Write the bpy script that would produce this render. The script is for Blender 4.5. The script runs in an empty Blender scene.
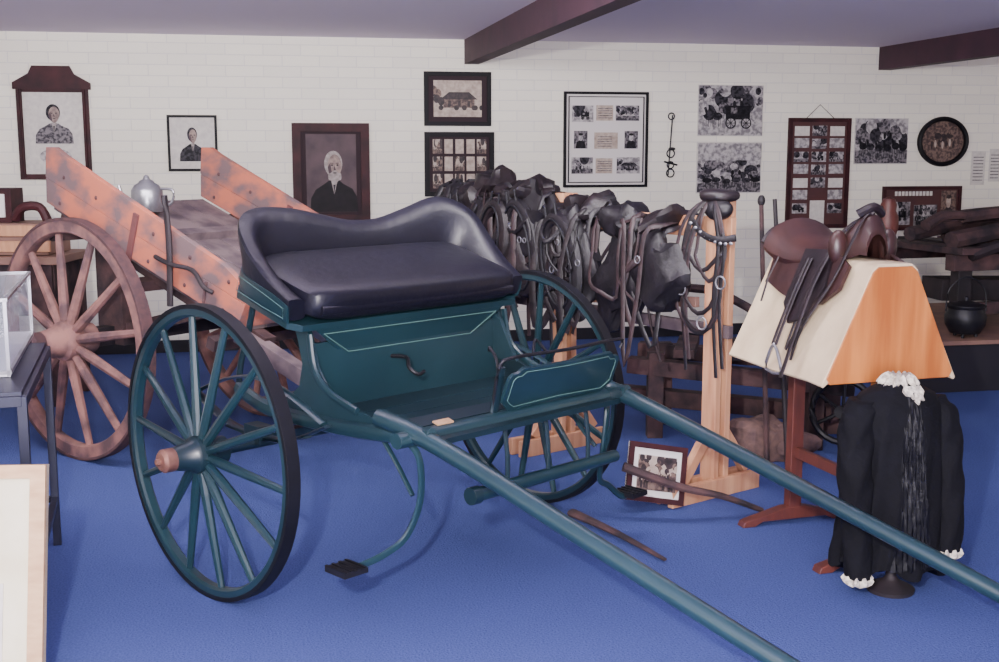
import bpy, bmesh, math, random
from mathutils import Vector as V, Matrix, noise
random.seed(7)
C15,S15=math.cos(math.radians(15)),math.sin(math.radians(15))
# ---------------------------------------------------------------- materials
def lin(c):
    o=[]
    for x in c:
        x/=255.0
        o.append(x/12.92 if x<=.04045 else ((x+.055)/1.055)**2.4)
    return (o[0],o[1],o[2],1)
def mat(name,c1,c2=None,rough=.6,metal=0,scale=8,stretch=(1,1,1),bump=0,detail=4,spec=.5,contrast=.2,sheen=0,bscale=None,coat=0):
    m=bpy.data.materials.new(name); m.use_nodes=True
    nt=m.node_tree; b=nt.nodes['Principled BSDF']
    b.inputs['Roughness'].default_value=rough; b.inputs['Metallic'].default_value=metal
    b.inputs['Specular IOR Level'].default_value=spec
    if sheen: b.inputs['Sheen Weight'].default_value=sheen
    if coat: b.inputs['Coat Weight'].default_value=coat; b.inputs['Coat Roughness'].default_value=.15
    b.inputs['Base Color'].default_value=lin(c1)
    if c2 or bump:
        tc=nt.nodes.new('ShaderNodeTexCoord'); mp=nt.nodes.new('ShaderNodeMapping')
        mp.inputs['Scale'].default_value=stretch
        nt.links.new(tc.outputs['Object'],mp.inputs['Vector'])
        n=nt.nodes.new('ShaderNodeTexNoise'); n.inputs['Scale'].default_value=scale; n.inputs['Detail'].default_value=detail
        nt.links.new(mp.outputs[0],n.inputs['Vector'])
        if c2:
            r=nt.nodes.new('ShaderNodeValToRGB')
            r.color_ramp.elements[0].position=.5-contrast; r.color_ramp.elements[1].position=.5+contrast
            r.color_ramp.elements[0].color=lin(c1); r.color_ramp.elements[1].color=lin(c2)
            nt.links.new(n.outputs['Fac'],r.inputs['Fac']); nt.links.new(r.outputs['Color'],b.inputs['Base Color'])
        if bump:
            n2=n
            if bscale:
                n2=nt.nodes.new('ShaderNodeTexNoise'); n2.inputs['Scale'].default_value=bscale; n2.inputs['Detail'].default_value=4
                nt.links.new(mp.outputs[0],n2.inputs['Vector'])
            bp=nt.nodes.new('ShaderNodeBump'); bp.inputs['Strength'].default_value=bump; bp.inputs['Distance'].default_value=.02
            nt.links.new(n2.outputs['Fac'],bp.inputs['Height']); nt.links.new(bp.outputs[0],b.inputs['Normal'])
    return m
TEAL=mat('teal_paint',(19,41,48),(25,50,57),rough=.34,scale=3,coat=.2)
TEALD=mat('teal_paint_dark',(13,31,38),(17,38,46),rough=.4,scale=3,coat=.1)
LINE=mat('pale_lining',(74,104,98),rough=.5)
TYRE=mat('black_tyre',(7,7,13),(13,13,20),rough=.55,scale=10,spec=.3)
NAVY=mat('navy_vinyl',(11,10,22),(15,14,27),rough=.42,scale=4,bump=.15,bscale=18)
COPPER=mat('copper_cap',(150,108,92),(110,74,66),rough=.45,metal=.5,scale=20)
IRON=mat('black_iron',(14,14,20),(26,25,32),rough=.5,scale=20,metal=.3)
RUST=mat('rusty_iron',(84,54,54),(54,38,43),rough=.8,scale=20)
RED=mat('faded_red_paint',(176,98,76),(102,82,84),rough=.88,scale=4.5,stretch=(1,1,1.6),bump=.3,contrast=.09,detail=12)
REDD=mat('faded_red_dark',(110,60,56),(76,48,52),rough=.85,scale=8,bump=.3)
GREYW=mat('weathered_wood',(112,96,98),(70,58,66),rough=.9,scale=6,bump=.4,contrast=.12,detail=8)
WHEELW=mat('wheel_wood',(140,98,90),(84,62,64),rough=.88,scale=8,bump=.3,contrast=.12,detail=10)
OLDW=mat('old_timber',(78,54,54),(32,24,30),rough=.9,scale=7,bump=.6,contrast=.14)
DARKW=mat('dark_timber',(38,27,32),(18,14,20),rough=.7,scale=6,bump=.4)
PINE=mat('pine',(200,150,114),(168,116,86),rough=.6,scale=4,stretch=(6,6,.7),bump=.1)
PLY=mat('plywood',(196,122,60),(158,86,36),rough=.5,scale=2.5,stretch=(6,6,.6),bump=.05,contrast=.15,detail=6)
REDWD=mat('stained_wood',(100,50,40),(68,34,32),rough=.5,scale=5,stretch=(4,4,1))
BLK=mat('black_frame',(12,10,16),rough=.6,spec=.25)
WALN=mat('walnut_frame',(66,30,34),(38,18,24),rough=.6,scale=8,spec=.25)
MATW=mat('mat_board',(214,208,206),rough=.9)
MATD=mat('mat_dark',(46,32,38),rough=.9)
PAPER=mat('paper',(216,210,202),(196,190,186),rough=.9,scale=30)
CREAMP=mat('cream_print',(224,216,190),(206,196,166),rough=.9,scale=6)
G0=mat('photo_black',(14,13,18),(34,32,38),rough=.6,scale=45,spec=.2,detail=8,contrast=.12); G1=mat('photo_dark_grey',(60,57,64),(22,21,27),rough=.6,scale=38,detail=8,contrast=.08,spec=.2)
G2=mat('photo_mid_grey',(126,120,124),(56,53,60),rough=.6,scale=44,contrast=.08,detail=8,spec=.2); G3=mat('photo_light_grey',(186,180,180),(122,118,122),rough=.6,scale=30,contrast=.1,detail=8,spec=.2)
S0=mat('sepia_dark',(58,44,46),(30,22,26),rough=.6,scale=40,detail=8,contrast=.1); S1=mat('sepia_mid',(120,98,88),(66,50,50),rough=.6,scale=40,contrast=.08,detail=8); S2=mat('sepia_light',(192,176,162),(150,132,122),rough=.6,scale=30,detail=8)
PORTBG=mat('portrait_ground',(92,72,76),(60,46,54),rough=.7,scale=5,detail=8)
SKIN=mat('portrait_face',(162,142,134),(116,98,96),rough=.8,scale=22,detail=8,contrast=.12)
COAT=mat('portrait_coat',(26,20,26),(14,11,16),rough=.8,scale=20)
HAIRW=mat('portrait_beard',(176,166,162),(132,122,120),rough=.8,scale=40,detail=8)
BROWNB=mat('brown_board',(80,44,44),(64,36,38),rough=.7,scale=6)
STEELB=mat('painted_steel',(24,26,46),(34,36,56),rough=.45,scale=6,metal=.3)
WHITEP=mat('white_case',(206,206,214),(190,190,202),rough=.5,scale=5)
LT_FR=mat('limed_frame',(200,164,126),(176,138,102),rough=.5,scale=5,stretch=(2,2,8))
LEA=[mat('leather_black',(11,9,14),(24,19,26),rough=.5,scale=12,bump=.4),
     mat('leather_brown',(32,22,26),(16,12,17),rough=.5,scale=12,bump=.4),
     mat('leather_mid',(54,37,39),(28,20,25),rough=.55,scale=12,bump=.4)]
SADL=mat('saddle_leather',(60,34,30),(34,21,24),rough=.4,scale=5,bump=.15)
SADD=mat('saddle_leather_dark',(34,22,26),(20,14,19),rough=.42,scale=8,bump=.2)
CREAM=mat('cream_canvas',(214,194,160),(190,168,138),rough=.95,scale=7,bump=.2,detail=8)
VELV=mat('black_velvet',(4,4,9),(10,10,17),rough=.85,scale=10,bump=.5,bscale=16,spec=.2)
SATIN=mat('black_satin',(5,5,11),(11,11,20),rough=.55,scale=20,bump=.5,spec=.25)
LACE=mat('white_lace',(222,214,196),(166,158,146),rough=.9,scale=60,bump=.5,contrast=.1)
SILV=mat('tin_silver',(170,170,176),(104,102,110),rough=.32,metal=.7,scale=6)
SACK=mat('hessian',(112,86,78),(76,58,60),rough=.95,scale=20,bump=.5)
BEAMM=mat('beam_stain',(70,40,54),(54,32,45),rough=.7,scale=5,bump=.1)
PLATM=mat('dark_plinth',(18,16,26),(25,22,32),rough=.7,scale=4)
TAN=mat('tan_top',(140,106,90),(116,86,78),rough=.7,scale=5)
# ---------------------------------------------------------------- mesh builder
def perp(a):
    a=a.normalized(); u=V((0,0,1)) if abs(a.z)<.9 else V((1,0,0))
    e1=(u-a*u.dot(a)).normalized(); return e1,a.cross(e1)
def smooth_pts(pts,k=4,closed=False):
    P=[V(p) for p in pts]; n=len(P)
    if n<3: return P
    out=[]; rng=n if closed else n-1
    for i in range(rng):
        if closed: p0,p1,p2,p3=P[i-1],P[i],P[(i+1)%n],P[(i+2)%n]
        else: p0,p1,p2,p3=P[max(i-1,0)],P[i],P[i+1],P[min(i+2,n-1)]
        for j in range(k):
            t=j/k
            out.append(.5*((2*p1)+(p2-p0)*t+(2*p0-5*p1+4*p2-p3)*t*t+(3*p1-p0-3*p2+p3)*t**3))
    if not closed: out.append(P[-1])
    return out
class MB:
    def __init__(s): s.v=[];s.f=[];s.m=[];s.mats=[];s.map=lambda p:p
    def add(s,vs,fs,mt):
        if mt not in s.mats: s.mats.append(mt)
        k=s.mats.index(mt); o=len(s.v)
        s.v+= [V(s.map(V(p))) for p in vs]
        for f in fs: s.f.append([i+o for i in f]); s.m.append(k)
    def obox(s,c,ax,ay,az,mt):
        c,ax,ay,az=V(c),V(ax),V(ay),V(az)
        vs=[c+ax*i+ay*j+az*k for i in(-1,1) for j in(-1,1) for k in(-1,1)]
        s.add(vs,[(0,1,3,2),(4,6,7,5),(0,4,5,1),(2,3,7,6),(0,2,6,4),(1,5,7,3)],mt)
    def box(s,a,b,mt):
        a,b=V(a),V(b); c=(a+b)/2; h=(b-a)/2
        s.obox(c,(h.x,0,0),(0,h.y,0),(0,0,h.z),mt)
    def beam(s,p1,p2,w,h,mt,up=(0,0,1)):
        p1,p2=V(p1),V(p2); t=(p2-p1); L=t.length; t/=L; up=V(up)
        u=up-t*up.dot(t)
        if u.length<1e-3: u=perp(t)[0]
        u.normalize(); sd=t.cross(u)
        s.obox((p1+p2)/2,t*L/2,sd*w/2,u*h/2,mt)
    def tube(s,pts,w,h,mt,up=(0,0,1),n=8,k=4,closed=False,taper=None,cap=True):
        P=smooth_pts(pts,k,closed); N=len(P); rings=[]; up=V(up); last=None
        for i,p in enumerate(P):
            if closed: t=P[(i+1)%N]-P[i-1]
            else: t=P[min(i+1,N-1)]-P[max(i-1,0)]
            if t.length<1e-9: t=V((0,0,1))
            t.normalize(); u=up-t*up.dot(t)
            if u.length<.08: u=last if last else perp(t)[0]; u=u-t*u.dot(t)
            u.normalize(); last=u; sd=t.cross(u)
            q=1
            if taper: q=taper[0]+(taper[1]-taper[0])*i/max(1,N-1)
            rings.append([p+sd*w*q*math.cos(2*math.pi*j/n)+u*h*q*math.sin(2*math.pi*j/n) for j in range(n)])
        s.loft(rings,mt,closed=closed,cap=cap and not closed)
    def loft(s,rings,mt,closed=False,cap=True,ringclosed=True):
        n=len(rings[0]); N=len(rings); vs=[p for r in rings for p in r]; fs=[]
        for i in range(N if closed else N-1):
            a=i*n;b=((i+1)%N)*n
            for j in range(n if ringclosed else n-1):
                j2=(j+1)%n; fs.append((a+j,a+j2,b+j2,b+j))
        if cap and ringclosed: fs.append(tuple(range(n))); fs.append(tuple((N-1)*n+j for j in range(n)))
        s.add(vs,fs,mt)
    def cyl(s,p1,p2,r1,r2,mt,n=12):
        p1,p2=V(p1),V(p2); e1,e2=perp(p2-p1)
        s.loft([[p+(e1*math.cos(2*math.pi*j/n)+e2*math.sin(2*math.pi*j/n))*r for j in range(n)] for p,r in((p1,r1),(p2,r2))],mt)
    def lathe(s,prof,c,ax,mt,n=32,closed=False):
        c,ax=V(c),V(ax).normalized(); e1,e2=perp(ax)
        s.loft([[c+ax*h+(e1*math.cos(2*math.pi*j/n)+e2*math.sin(2*math.pi*j/n))*max(r,1e-4) for j in range(n)] for r,h in prof],mt,closed=closed,cap=not closed)
    def prism(s,poly,o,ux,uy,th,mt):
        o,ux,uy=V(o),V(ux),V(uy); nn=ux.cross(uy).normalized()
        A=[o+ux*a+uy*b-nn*th/2 for a,b in poly]; B=[p+nn*th for p in A]; n=len(poly)
        s.add(A+B,[tuple(range(n)),tuple(range(n,2*n))]+[(i,(i+1)%n,(i+1)%n+n,i+n) for i in range(n)],mt)
    def sq(s,c,r,mt,e=1.0,e2=None,n=24,m=12,ax=None,nz=0,nf=9):
        c=V(c); e2=e2 or e
        X,Y,Z=[V(a) for a in (ax or ((1,0,0),(0,1,0),(0,0,1)))]
        pw=lambda x,k: math.copysign(abs(x)**k,x)
        rings=[]
        for i in range(1,m):
            ph=-math.pi/2+math.pi*i/m; cz=pw(math.cos(ph),e); sz=pw(math.sin(ph),e); rg=[]
            for j in range(n):
                d=X*r[0]*cz*pw(math.cos(2*math.pi*j/n),e2)+Y*r[1]*cz*pw(math.sin(2*math.pi*j/n),e2)+Z*r[2]*sz
                if nz: d=d*(1+nz*noise.noise((c+d)*nf))
                rg.append(c+d)
            rings.append(rg)
        s.loft(rings,mt)
    def build(s,name,bevel=0,angle=40,origin=None):
        if origin is None:
            xs=[p.x for p in s.v];ys=[p.y for p in s.v];zs=[p.z for p in s.v]
            origin=V(((min(xs)+max(xs))/2,(min(ys)+max(ys))/2,min(zs)))
        me=bpy.data.meshes.new(name); me.from_pydata([p-origin for p in s.v],[],s.f)
        for m in s.mats: me.materials.append(m)
        for i,p in enumerate(me.polygons): p.material_index=s.m[i]; p.use_smooth=True
        bm=bmesh.new(); bm.from_mesh(me); bmesh.ops.recalc_face_normals(bm,faces=bm.faces); bm.to_mesh(me); bm.free()
        me.set_sharp_from_angle(angle=math.radians(angle))
        ob=bpy.data.objects.new(name,me); ob.location=origin; bpy.context.collection.objects.link(ob)
        if bevel:
            b=ob.modifiers.new('bevel','BEVEL'); b.width=bevel; b.segments=2; b.limit_method='ANGLE'; b.angle_limit=math.radians(50); b.harden_normals=True
        return ob
# ---------------------------------------------------------------- room
WD=V((.9806,.1961,0)); WN=V((.1961,-.9806,0)); W0=V((0,10.15,0)); CEIL=2.56
def wallmap(p): return W0+WD*p[0]+WN*p[2]+V((0,0,p[1]))     # (t,z,out)
def R(t,o,z): return W0+WD*t+WN*o+V((0,0,z))
def wallmat():
    m=bpy.data.materials.new('painted_brick'); m.use_nodes=True; nt=m.node_tree; b=nt.nodes['Principled BSDF']
    tc=nt.nodes.new('ShaderNodeTexCoord'); sp=nt.nodes.new('ShaderNodeSeparateXYZ'); cb=nt.nodes.new('ShaderNodeCombineXYZ')
    ad=nt.nodes.new('ShaderNodeMath'); ad.operation='ADD'
    nt.links.new(tc.outputs['Object'],sp.inputs[0]); nt.links.new(sp.outputs['X'],ad.inputs[0]); nt.links.new(sp.outputs['Y'],ad.inputs[1])
    nt.links.new(ad.outputs[0],cb.inputs['X']); nt.links.new(sp.outputs['Z'],cb.inputs['Y'])
    br=nt.nodes.new('ShaderNodeTexBrick'); br.inputs['Scale'].default_value=1
    br.inputs['Brick Width'].default_value=.30; br.inputs['Row Height'].default_value=.086
    br.inputs['Mortar Size'].default_value=.005; br.inputs['Mortar Smooth'].default_value=.8
    br.inputs['Color1'].default_value=lin((242,237,222)); br.inputs['Color2'].default_value=lin((236,231,218)); br.inputs['Mortar'].default_value=lin((220,215,210))
    nt.links.new(cb.outputs[0],br.inputs['Vector']); nt.links.new(br.outputs['Color'],b.inputs['Base Color'])
    iv=nt.nodes.new('ShaderNodeMath'); iv.operation='SUBTRACT'; iv.inputs[0].default_value=1; nt.links.new(br.outputs['Fac'],iv.inputs[1])
    bp=nt.nodes.new('ShaderNodeBump'); bp.inputs['Strength'].default_value=.35; bp.inputs['Distance'].default_value=.006
    nt.links.new(iv.outputs[0],bp.inputs['Height']); nt.links.new(bp.outputs[0],b.inputs['Normal']); b.inputs['Roughness'].default_value=.75
    return m
BRICK=wallmat()
CARPET=mat('blue_carpet',(60,72,124),(80,93,150),rough=.95,scale=120,detail=6,bump=.5,spec=.1,contrast=.25)
CEILM=mat('ceiling_paint',(214,202,222),rough=.9)
def room(name,a,b,mt):
    mb=MB(); ang=math.atan2(.1961,.9806)
    mb.box(a,b,mt); ob=mb.build(name,origin=V((0,0,0)))
    ob.location=W0; ob.rotation_euler=(0,0,ang); return ob
room('floor',(-5.6,-13,-.1),(6.6,.1,0),CARPET)
room('ceiling',(-5.6,-13,CEIL),(6.6,.1,CEIL+.1),CEILM)
room('wall_back',(-5.6,0,0),(6.6,.12,CEIL),BRICK)
room('wall_left',(-5.7,-13,0),(-5.6,.12,CEIL),BRICK)
room('wall_right',(6.6,-13,0),(6.7,.12,CEIL),BRICK)
room('baseboard_back',(-5.6,-.02,0),(6.6,0,.1),PLATM)
for i,t in enumerate((-4.15,-.24,3.53)):
    room('beam_%d'%(i+1),(t-.06,-12.9,CEIL-.2),(t+.06,0,CEIL),BEAMM)
# ---------------------------------------------------------------- wall pictures
def T(x): return x/.9806
def ell(cx,cy,rx,ry,n=28): return [(cx+rx*math.cos(2*math.pi*i/n),cy+ry*math.sin(2*math.pi*i/n)) for i in range(n)]
def wmb(): m=MB(); m.map=wallmap; return m
def flat(mb,poly,out,mt,th=.004): mb.prism(poly,(0,0,out),(1,0,0),(0,1,0),th,mt)
def rect(x0,x1,z0,z1): return [(x0,z0),(x1,z0),(x1,z1),(x0,z1)]
def frame(mb,x0,x1,z0,z1,b,fm,mm,dep=.03):
    mb.box((x0+.004,z0+.004,0.003),(x1-.004,z1-.004,dep*.5),mm)
    for r in((x0,x1,z0,z0+b),(x0,x1,z1-b,z1)): mb.box((r[0],r[2],.003),(r[1],r[3],dep),fm)
    for r in((x0,x0+b),(x1-b,x1)): mb.box((r[0],z0+b,.003),(r[1],z1-b,dep),fm)
def clipe(cx,cy,rx,ry,x0,x1,z0,z1,n=16):
    return [(min(max(cx+rx*math.cos(2*math.pi*i/n),x0),x1),min(max(cy+ry*math.sin(2*math.pi*i/n),z0),z1)) for i in range(n)]
def scene(mb,x0,x1,z0,z1,o,kind='trees',seed=1,sep=False,put=None):
    rs=random.Random(seed); w=x1-x0;h=z1-z0
    D0,D1,D2,D3=(S0,S0,S1,S2) if sep else (G0,G1,G2,G3)
    F=put or (lambda poly,oo,m: flat(mb,poly,oo,m,.0012))
    F(rect(x0,x1,z0,z1),o,D3); k=[0]
    def lay(poly,m): k[0]+=1; F(poly,o+.0012+.00015*k[0],m)
    small=w<.2
    if kind in('trees','coach','group','horses'):
        for i in range(6 if small else 40):
            r=rs.uniform(.03,.11) if not small else rs.uniform(.12,.24)
            lay(clipe(x0+w*rs.random(),z0+h*rs.uniform(.42,.95),w*r,h*r*1.6,x0,x1,z0+h*.3,z1),(D1,D2,D1,D2,D3)[i%5])
    lay([(x0,z0),(x1,z0),(x1,z0+h*.3),(x0+w*.5,z0+h*.34),(x0,z0+h*.28)],D3 if kind in('coach','house') else D2)
    if kind=='coach':
        lay(rect(x0+w*.42,x0+w*.8,z0+h*.32,z0+h*.6),D0); lay(rect(x0+w*.5,x0+w*.6,z0+h*.44,z0+h*.56),D2)
        for c in(.5,.74):
            a=w*.085; lay(ell(x0+w*c,z0+h*.25,a,a,20),D0); lay(ell(x0+w*c,z0+h*.25,a*.78,a*.78,20),D3)
            for q in range(4):
                an=q*math.pi/4; dx_,dz_=math.cos(an)*.95,math.sin(an)*.95
                lay([(x0+w*c-dx_*a-dz_*.003,z0+h*.25-dz_*a+dx_*.003),(x0+w*c+dx_*a-dz_*.003,z0+h*.25+dz_*a+dx_*.003),(x0+w*c+dx_*a+dz_*.003,z0+h*.25+dz_*a-dx_*.003),(x0+w*c-dx_*a+dz_*.003,z0+h*.25-dz_*a-dx_*.003)],D0)
    if kind in('coach','horses'):
        for c in((.12,.24) if kind=='coach' else (.1,.24,.4,.56,.72,.86)):
            m_=(D0,D1)[rs.randrange(2)]; dz=h*rs.uniform(-.04,.03)
            lay(ell(x0+w*(c+.05),z0+h*.38+dz,w*.075,h*.08,14),m_); lay([(x0+w*(c-.01),z0+h*.4+dz),(x0+w*(c-.045),z0+h*.54+dz),(x0+w*(c-.01),z0+h*.56+dz),(x0+w*(c+.03),z0+h*.44+dz)],m_)
            for l in(0,.035,.075,.10): lay(rect(x0+w*(c+l-.008),x0+w*(c+l-.002),z0+h*.16+dz,z0+h*.36+dz),m_)
        for c in(.55,.66): lay(ell(x0+w*c,z0+h*.62,w*.025,h*.08,10),D0); lay(ell(x0+w*c,z0+h*.72,w*.012,h*.025,8),D3)
    elif kind=='group':
        n=5 if small else 12
        for row in range(2):
            for i in range(n):
                cx=x0+w*(.07+.84*(i+.5*row)/n)+w*rs.uniform(-.01,.01); cz=z0+h*(.46-.2*row+rs.uniform(-.03,.03))
                lay([(cx-w*.03,cz-h*.22),(cx+w*.03,cz-h*.22),(cx+w*.024,cz),(cx-w*.024,cz)],(D0,D1,D2)[rs.randrange(3)]); lay(ell(cx,cz+h*.04,w*.014,h*.036,10),D3)
    elif kind=='house':
        lay([(x0+w*.2,z0+h*.25),(x0+w*.85,z0+h*.25),(x0+w*.85,z0+h*.5),(x0+w*.2,z0+h*.5)],D2); lay([(x0+w*.14,z0+h*.48),(x0+w*.91,z0+h*.48),(x0+w*.74,z0+h*.68),(x0+w*.32,z0+h*.68)],D1)
        for c in(.3,.5,.7): lay(rect(x0+w*c,x0+w*(c+.06),z0+h*.28,z0+h*.44),D0)
        for i in range(5): lay(clipe(x0+w*rs.uniform(.0,.25),z0+h*rs.uniform(.4,.8),w*.07,h*.12,x0,x1,z0,z1),(D1,D2)[i%2])
        for i in range(8): lay(clipe(x0+w*rs.random(),z0+h*.25,w*.05,h*.07,x0,x1,z0,z1),D1)
    elif kind=='man':
        F(rect(x0,x1,z0,z1),o+.001,D2); lay([(x0+w*.12,z0),(x1-w*.12,z0),(x1-w*.2,z0+h*.38),(x0+w*.6,z0+h*.46),(x0+w*.4,z0+h*.46),(x0+w*.2,z0+h*.36)],D0); lay(ell(x0+w*.5,z0+h*.63,w*.16,h*.2,14),D3); lay(clipe(x0+w*.5,z0+h*.8,w*.17,h*.07,x0,x1,z0,z1),D0)
def portrait(mb,cx,z0,z1,w,o,face=SKIN,beard=None,coat=COAT):
    h=z1-z0
    pts=[(cx-w*.55,z0),(cx+w*.55,z0),(cx+w*.52,z0+h*.22),(cx+w*.42,z0+h*.34),(cx+w*.22,z0+h*.41),(cx+w*.13,z0+h*.46),(cx-w*.12,z0+h*.46),(cx-w*.25,z0+h*.40),(cx-w*.42,z0+h*.33),(cx-w*.53,z0+h*.2)]
    flat(mb,pts,o,coat); flat(mb,[(cx-.07*w,z0+h*.48),(cx,z0+h*.26),(cx+.09*w,z0+h*.48)],o+.003,HAIRW)
    flat(mb,[(cx-.02*w,z0+h*.4),(cx,z0+h*.26),(cx+.03*w,z0+h*.4)],o+.006,G1,.001)
    flat(mb,ell(cx-.01*w,z0+h*.71,w*.205,h*.19),o+.002,G1 if not beard else HAIRW)
    fx=cx+w*.02
    flat(mb,[(fx+w*.16*math.cos(a)*(1-.25*max(0,-math.sin(a))),z0+h*.66+h*.185*math.sin(a)) for a in [2*math.pi*i/28 for i in range(28)]],o+.004,face)
    flat(mb,[(fx-w*.16,z0+h*.66),(fx-w*.13,z0+h*.55),(fx-w*.05,z0+h*.49),(fx-w*.07,z0+h*.6),(fx-w*.10,z0+h*.72)],o+.0065,PORTBG,.001)
    if beard: flat(mb,[(fx+w*.15*math.cos(a),z0+h*.52+h*.085*math.sin(a)+h*.012*math.sin(5*a)) for a in [2*math.pi*i/28 for i in range(28)]],o+.006,HAIRW)
    for s in(-1,1):
        flat(mb,ell(fx+s*w*.062,z0+h*.69,w*.026,h*.011,10),o+.0075,G1,.001); flat(mb,[(fx+s*w*.062-w*.038,z0+h*.712),(fx+s*w*.062+w*.038,z0+h*.712),(fx+s*w*.062+w*.03,z0+h*.724),(fx+s*w*.062-w*.03,z0+h*.722)],o+.0075,PORTBG,.001)
    flat(mb,[(fx-.012*w,z0+h*.69),(fx+.03*w,z0+h*.615),(fx-.025*w,z0+h*.615)],o+.0075,PORTBG,.001)
    flat(mb,ell(fx,z0+h*.575,w*.045,h*.008,10),o+.0085,G1,.001)
mb=wmb(); x0,x1=T(-3.777),T(-3.247)
frame(mb,x0,x1,1.42,2.14,.042,WALN,PAPER)
xc=(x0+x1)/2
flat(mb,[(x0-.02,2.12),(x1+.02,2.12),(x1+.02,2.17),(xc+.17,2.24),(xc+.14,2.3),(xc-.14,2.3),(xc-.17,2.24),(x0-.02,2.17)],.024,WALN,.04)
portrait(mb,xc,1.70,2.04,.26,.02,coat=G2); flat(mb,ell(xc,1.60,.12,.06),.018,G3)
for s in(-1,1): mb.cyl((xc+s*.235,1.44,.035),(xc+s*.235,2.12,.035),.012,.012,WALN)
mb.build('ornate_portrait_frame')
mb=wmb(); x0,x1=T(-2.67),T(-2.287); frame(mb,x0,x1,1.481,1.928,.02,BLK,PAPER); portrait(mb,(x0+x1)/2,1.56,1.86,.19,.02,coat=G1); mb.build('framed_portrait')
mb=wmb(); x0,x1=T(-1.705),T(-1.086); frame(mb,x0,x1,1.049,1.869,.07,WALN,MATD,.045)
flat(mb,rect(x0+.11,x1-.11,1.14,1.78),.026,PORTBG); portrait(mb,(x0+x1)/2+.02,1.142,1.70,.36,.03,beard=1); mb.build('framed_portrait')
mb=wmb(); x0,x1=T(-.632),T(-.075); frame(mb,x0,x1,1.85,2.296,.035,BLK,MATD)
scene(mb,x0+.08,x1-.08,1.925,2.225,.017,'house',3,True)
mb.build('framed_landscape_print',.0)
mb=wmb(); x0,x1=T(-.632),T(-.05); frame(mb,x0,x1,1.263,1.80,.04,BLK,MATD)
for i in range(5):
    for j in range(3):
        a=x0+.07+i*.094; z=1.33+j*.145
        if i in(1,3) or(i==2 and j==2): flat(mb,rect(a+.005,a+.075,z,z+.12),.018,S2)
        else: scene(mb,a,a+.08,z,z+.12,.017,('group','man')[i%2],i*7+j,True)
mb.build('framed_photo_collage',.0)
mb=wmb(); x0,x1=T(.546),T(1.285); frame(mb,x0,x1,1.331,2.144,.022,BLK,MATW)
frame(mb,x0+.04,x1-.04,1.371,2.104,.006,BLK,MATW,.034)
w_=x1-x0
for (u,vv,ww,hh,k) in((.22,.77,.19,.14,'coach'),(.75,.78,.21,.13,'trees'),(.2,.5,.12,.15,'man'),(.8,.5,.12,.15,'man'),(.22,.23,.19,.14,'group'),(.77,.23,.21,.14,'house')):
    scene(mb,x0+w_*u-ww/2,x0+w_*u+ww/2,1.331+.813*vv-hh/2,1.331+.813*vv+hh/2,.019,k,int(u*100+vv*37))
flat(mb,rect(x0+w_*.38,x0+w_*.58,1.9,2.03),.019,S2); flat(mb,rect(x0+w_*.36,x0+w_*.64,1.66,1.8),.019,S2); flat(mb,rect(x0+w_*.38,x0+w_*.58,1.45,1.58),.019,S2)
for b0 in(1.68,1.47,1.92):
    for i in range(5): flat(mb,rect(x0+w_*.4,x0+w_*.57,b0+i*.02,b0+.006+i*.02),.0215,G2,.001)
mb.build('framed_photo_collage',.0)
mb=wmb(); flat(mb,rect(T(1.732),T(2.328),1.771,2.214),.006,PAPER,.008); scene(mb,T(1.738),T(2.322),1.777,2.208,.0105,'coach',21); mb.build('mounted_photograph')
mb=wmb(); flat(mb,rect(T(1.732),T(2.328),1.271,1.72),.006,PAPER,.008); scene(mb,T(1.74),T(2.32),1.28,1.56,.0105,'horses',8)
flat(mb,rect(T(1.74),T(2.32),1.56,1.71),.022,G3,.002); mb.build('mounted_photograph')
mb=wmb(); flat(mb,rect(T(3.20),T(3.715),1.523,1.936),.006,PAPER,.008); scene(mb,T(3.205),T(3.71),1.53,1.93,.0105,'horses',14); mb.build('mounted_photograph')
mb=wmb(); x0,x1=T(2.568),T(3.156); frame(mb,x0,x1,.951,1.933,.035,WALN,BROWNB)
for r in range(7):
    for c in range(3):
        xx=x0+.06+c*.17; zz=1.775-r*.115
        if r in(0,4) and c!=1: flat(mb,rect(xx,xx+.14,zz,zz+.085),.02,PAPER)
        elif r%2 and c!=1: flat(mb,rect(xx,xx+.14,zz+.01,zz+.095),.02,G3)
        elif c!=1 or r<5: scene(mb,xx,xx+.14,zz,zz+.09,.018,('coach','group','trees')[(r+c)%3],r*3+c)
flat(mb,rect(x0+.23,x0+.37,.99,1.2),.022,PAPER)
xm=T(2.86)
mb.tube([(x0+.17,1.933,.02),(xm,2.05,.01),(x1-.17,1.933,.02)],.003,.003,BLK,k=1,n=6)
mb.build('honour_board',.0)
mb=wmb(); xc=T(4.051); zc=1.726
mb.tube([(xc+.235*math.cos(i*math.pi/12),zc+.205*math.sin(i*math.pi/12),.03) for i in range(24)],.022,.028,BLK,up=(0,0,1),closed=True,k=2)
flat(mb,ell(xc,zc,.23,.20),.010,S1,.012); rs=random.Random(4)
for i in range(22):
    a=rs.uniform(0,6.28); r=rs.uniform(0,.12); flat(mb,ell(xc+r*math.cos(a)*1.2,zc+.02+r*abs(math.sin(a)),.035,.03,12),.018+.0003*i,(S0,S1,S1)[i%3],.001)
flat(mb,[(xc-.19,zc-.03),(xc+.19,zc-.03),(xc+.14,zc-.13),(xc,zc-.165),(xc-.14,zc-.13)],.026,S1,.001)
for i in range(7): flat(mb,ell(xc-.11+i*.036,zc-.03+.01*(i%3),.012,.035,12),.0275,(S0,S2)[i%2],.001)
mb.build('oval_framed_photograph')
mb=wmb(); x0,x1=T(3.494),T(4.269); frame(mb,x0,x1,.919,1.322,.03,WALN,BROWNB)
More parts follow.
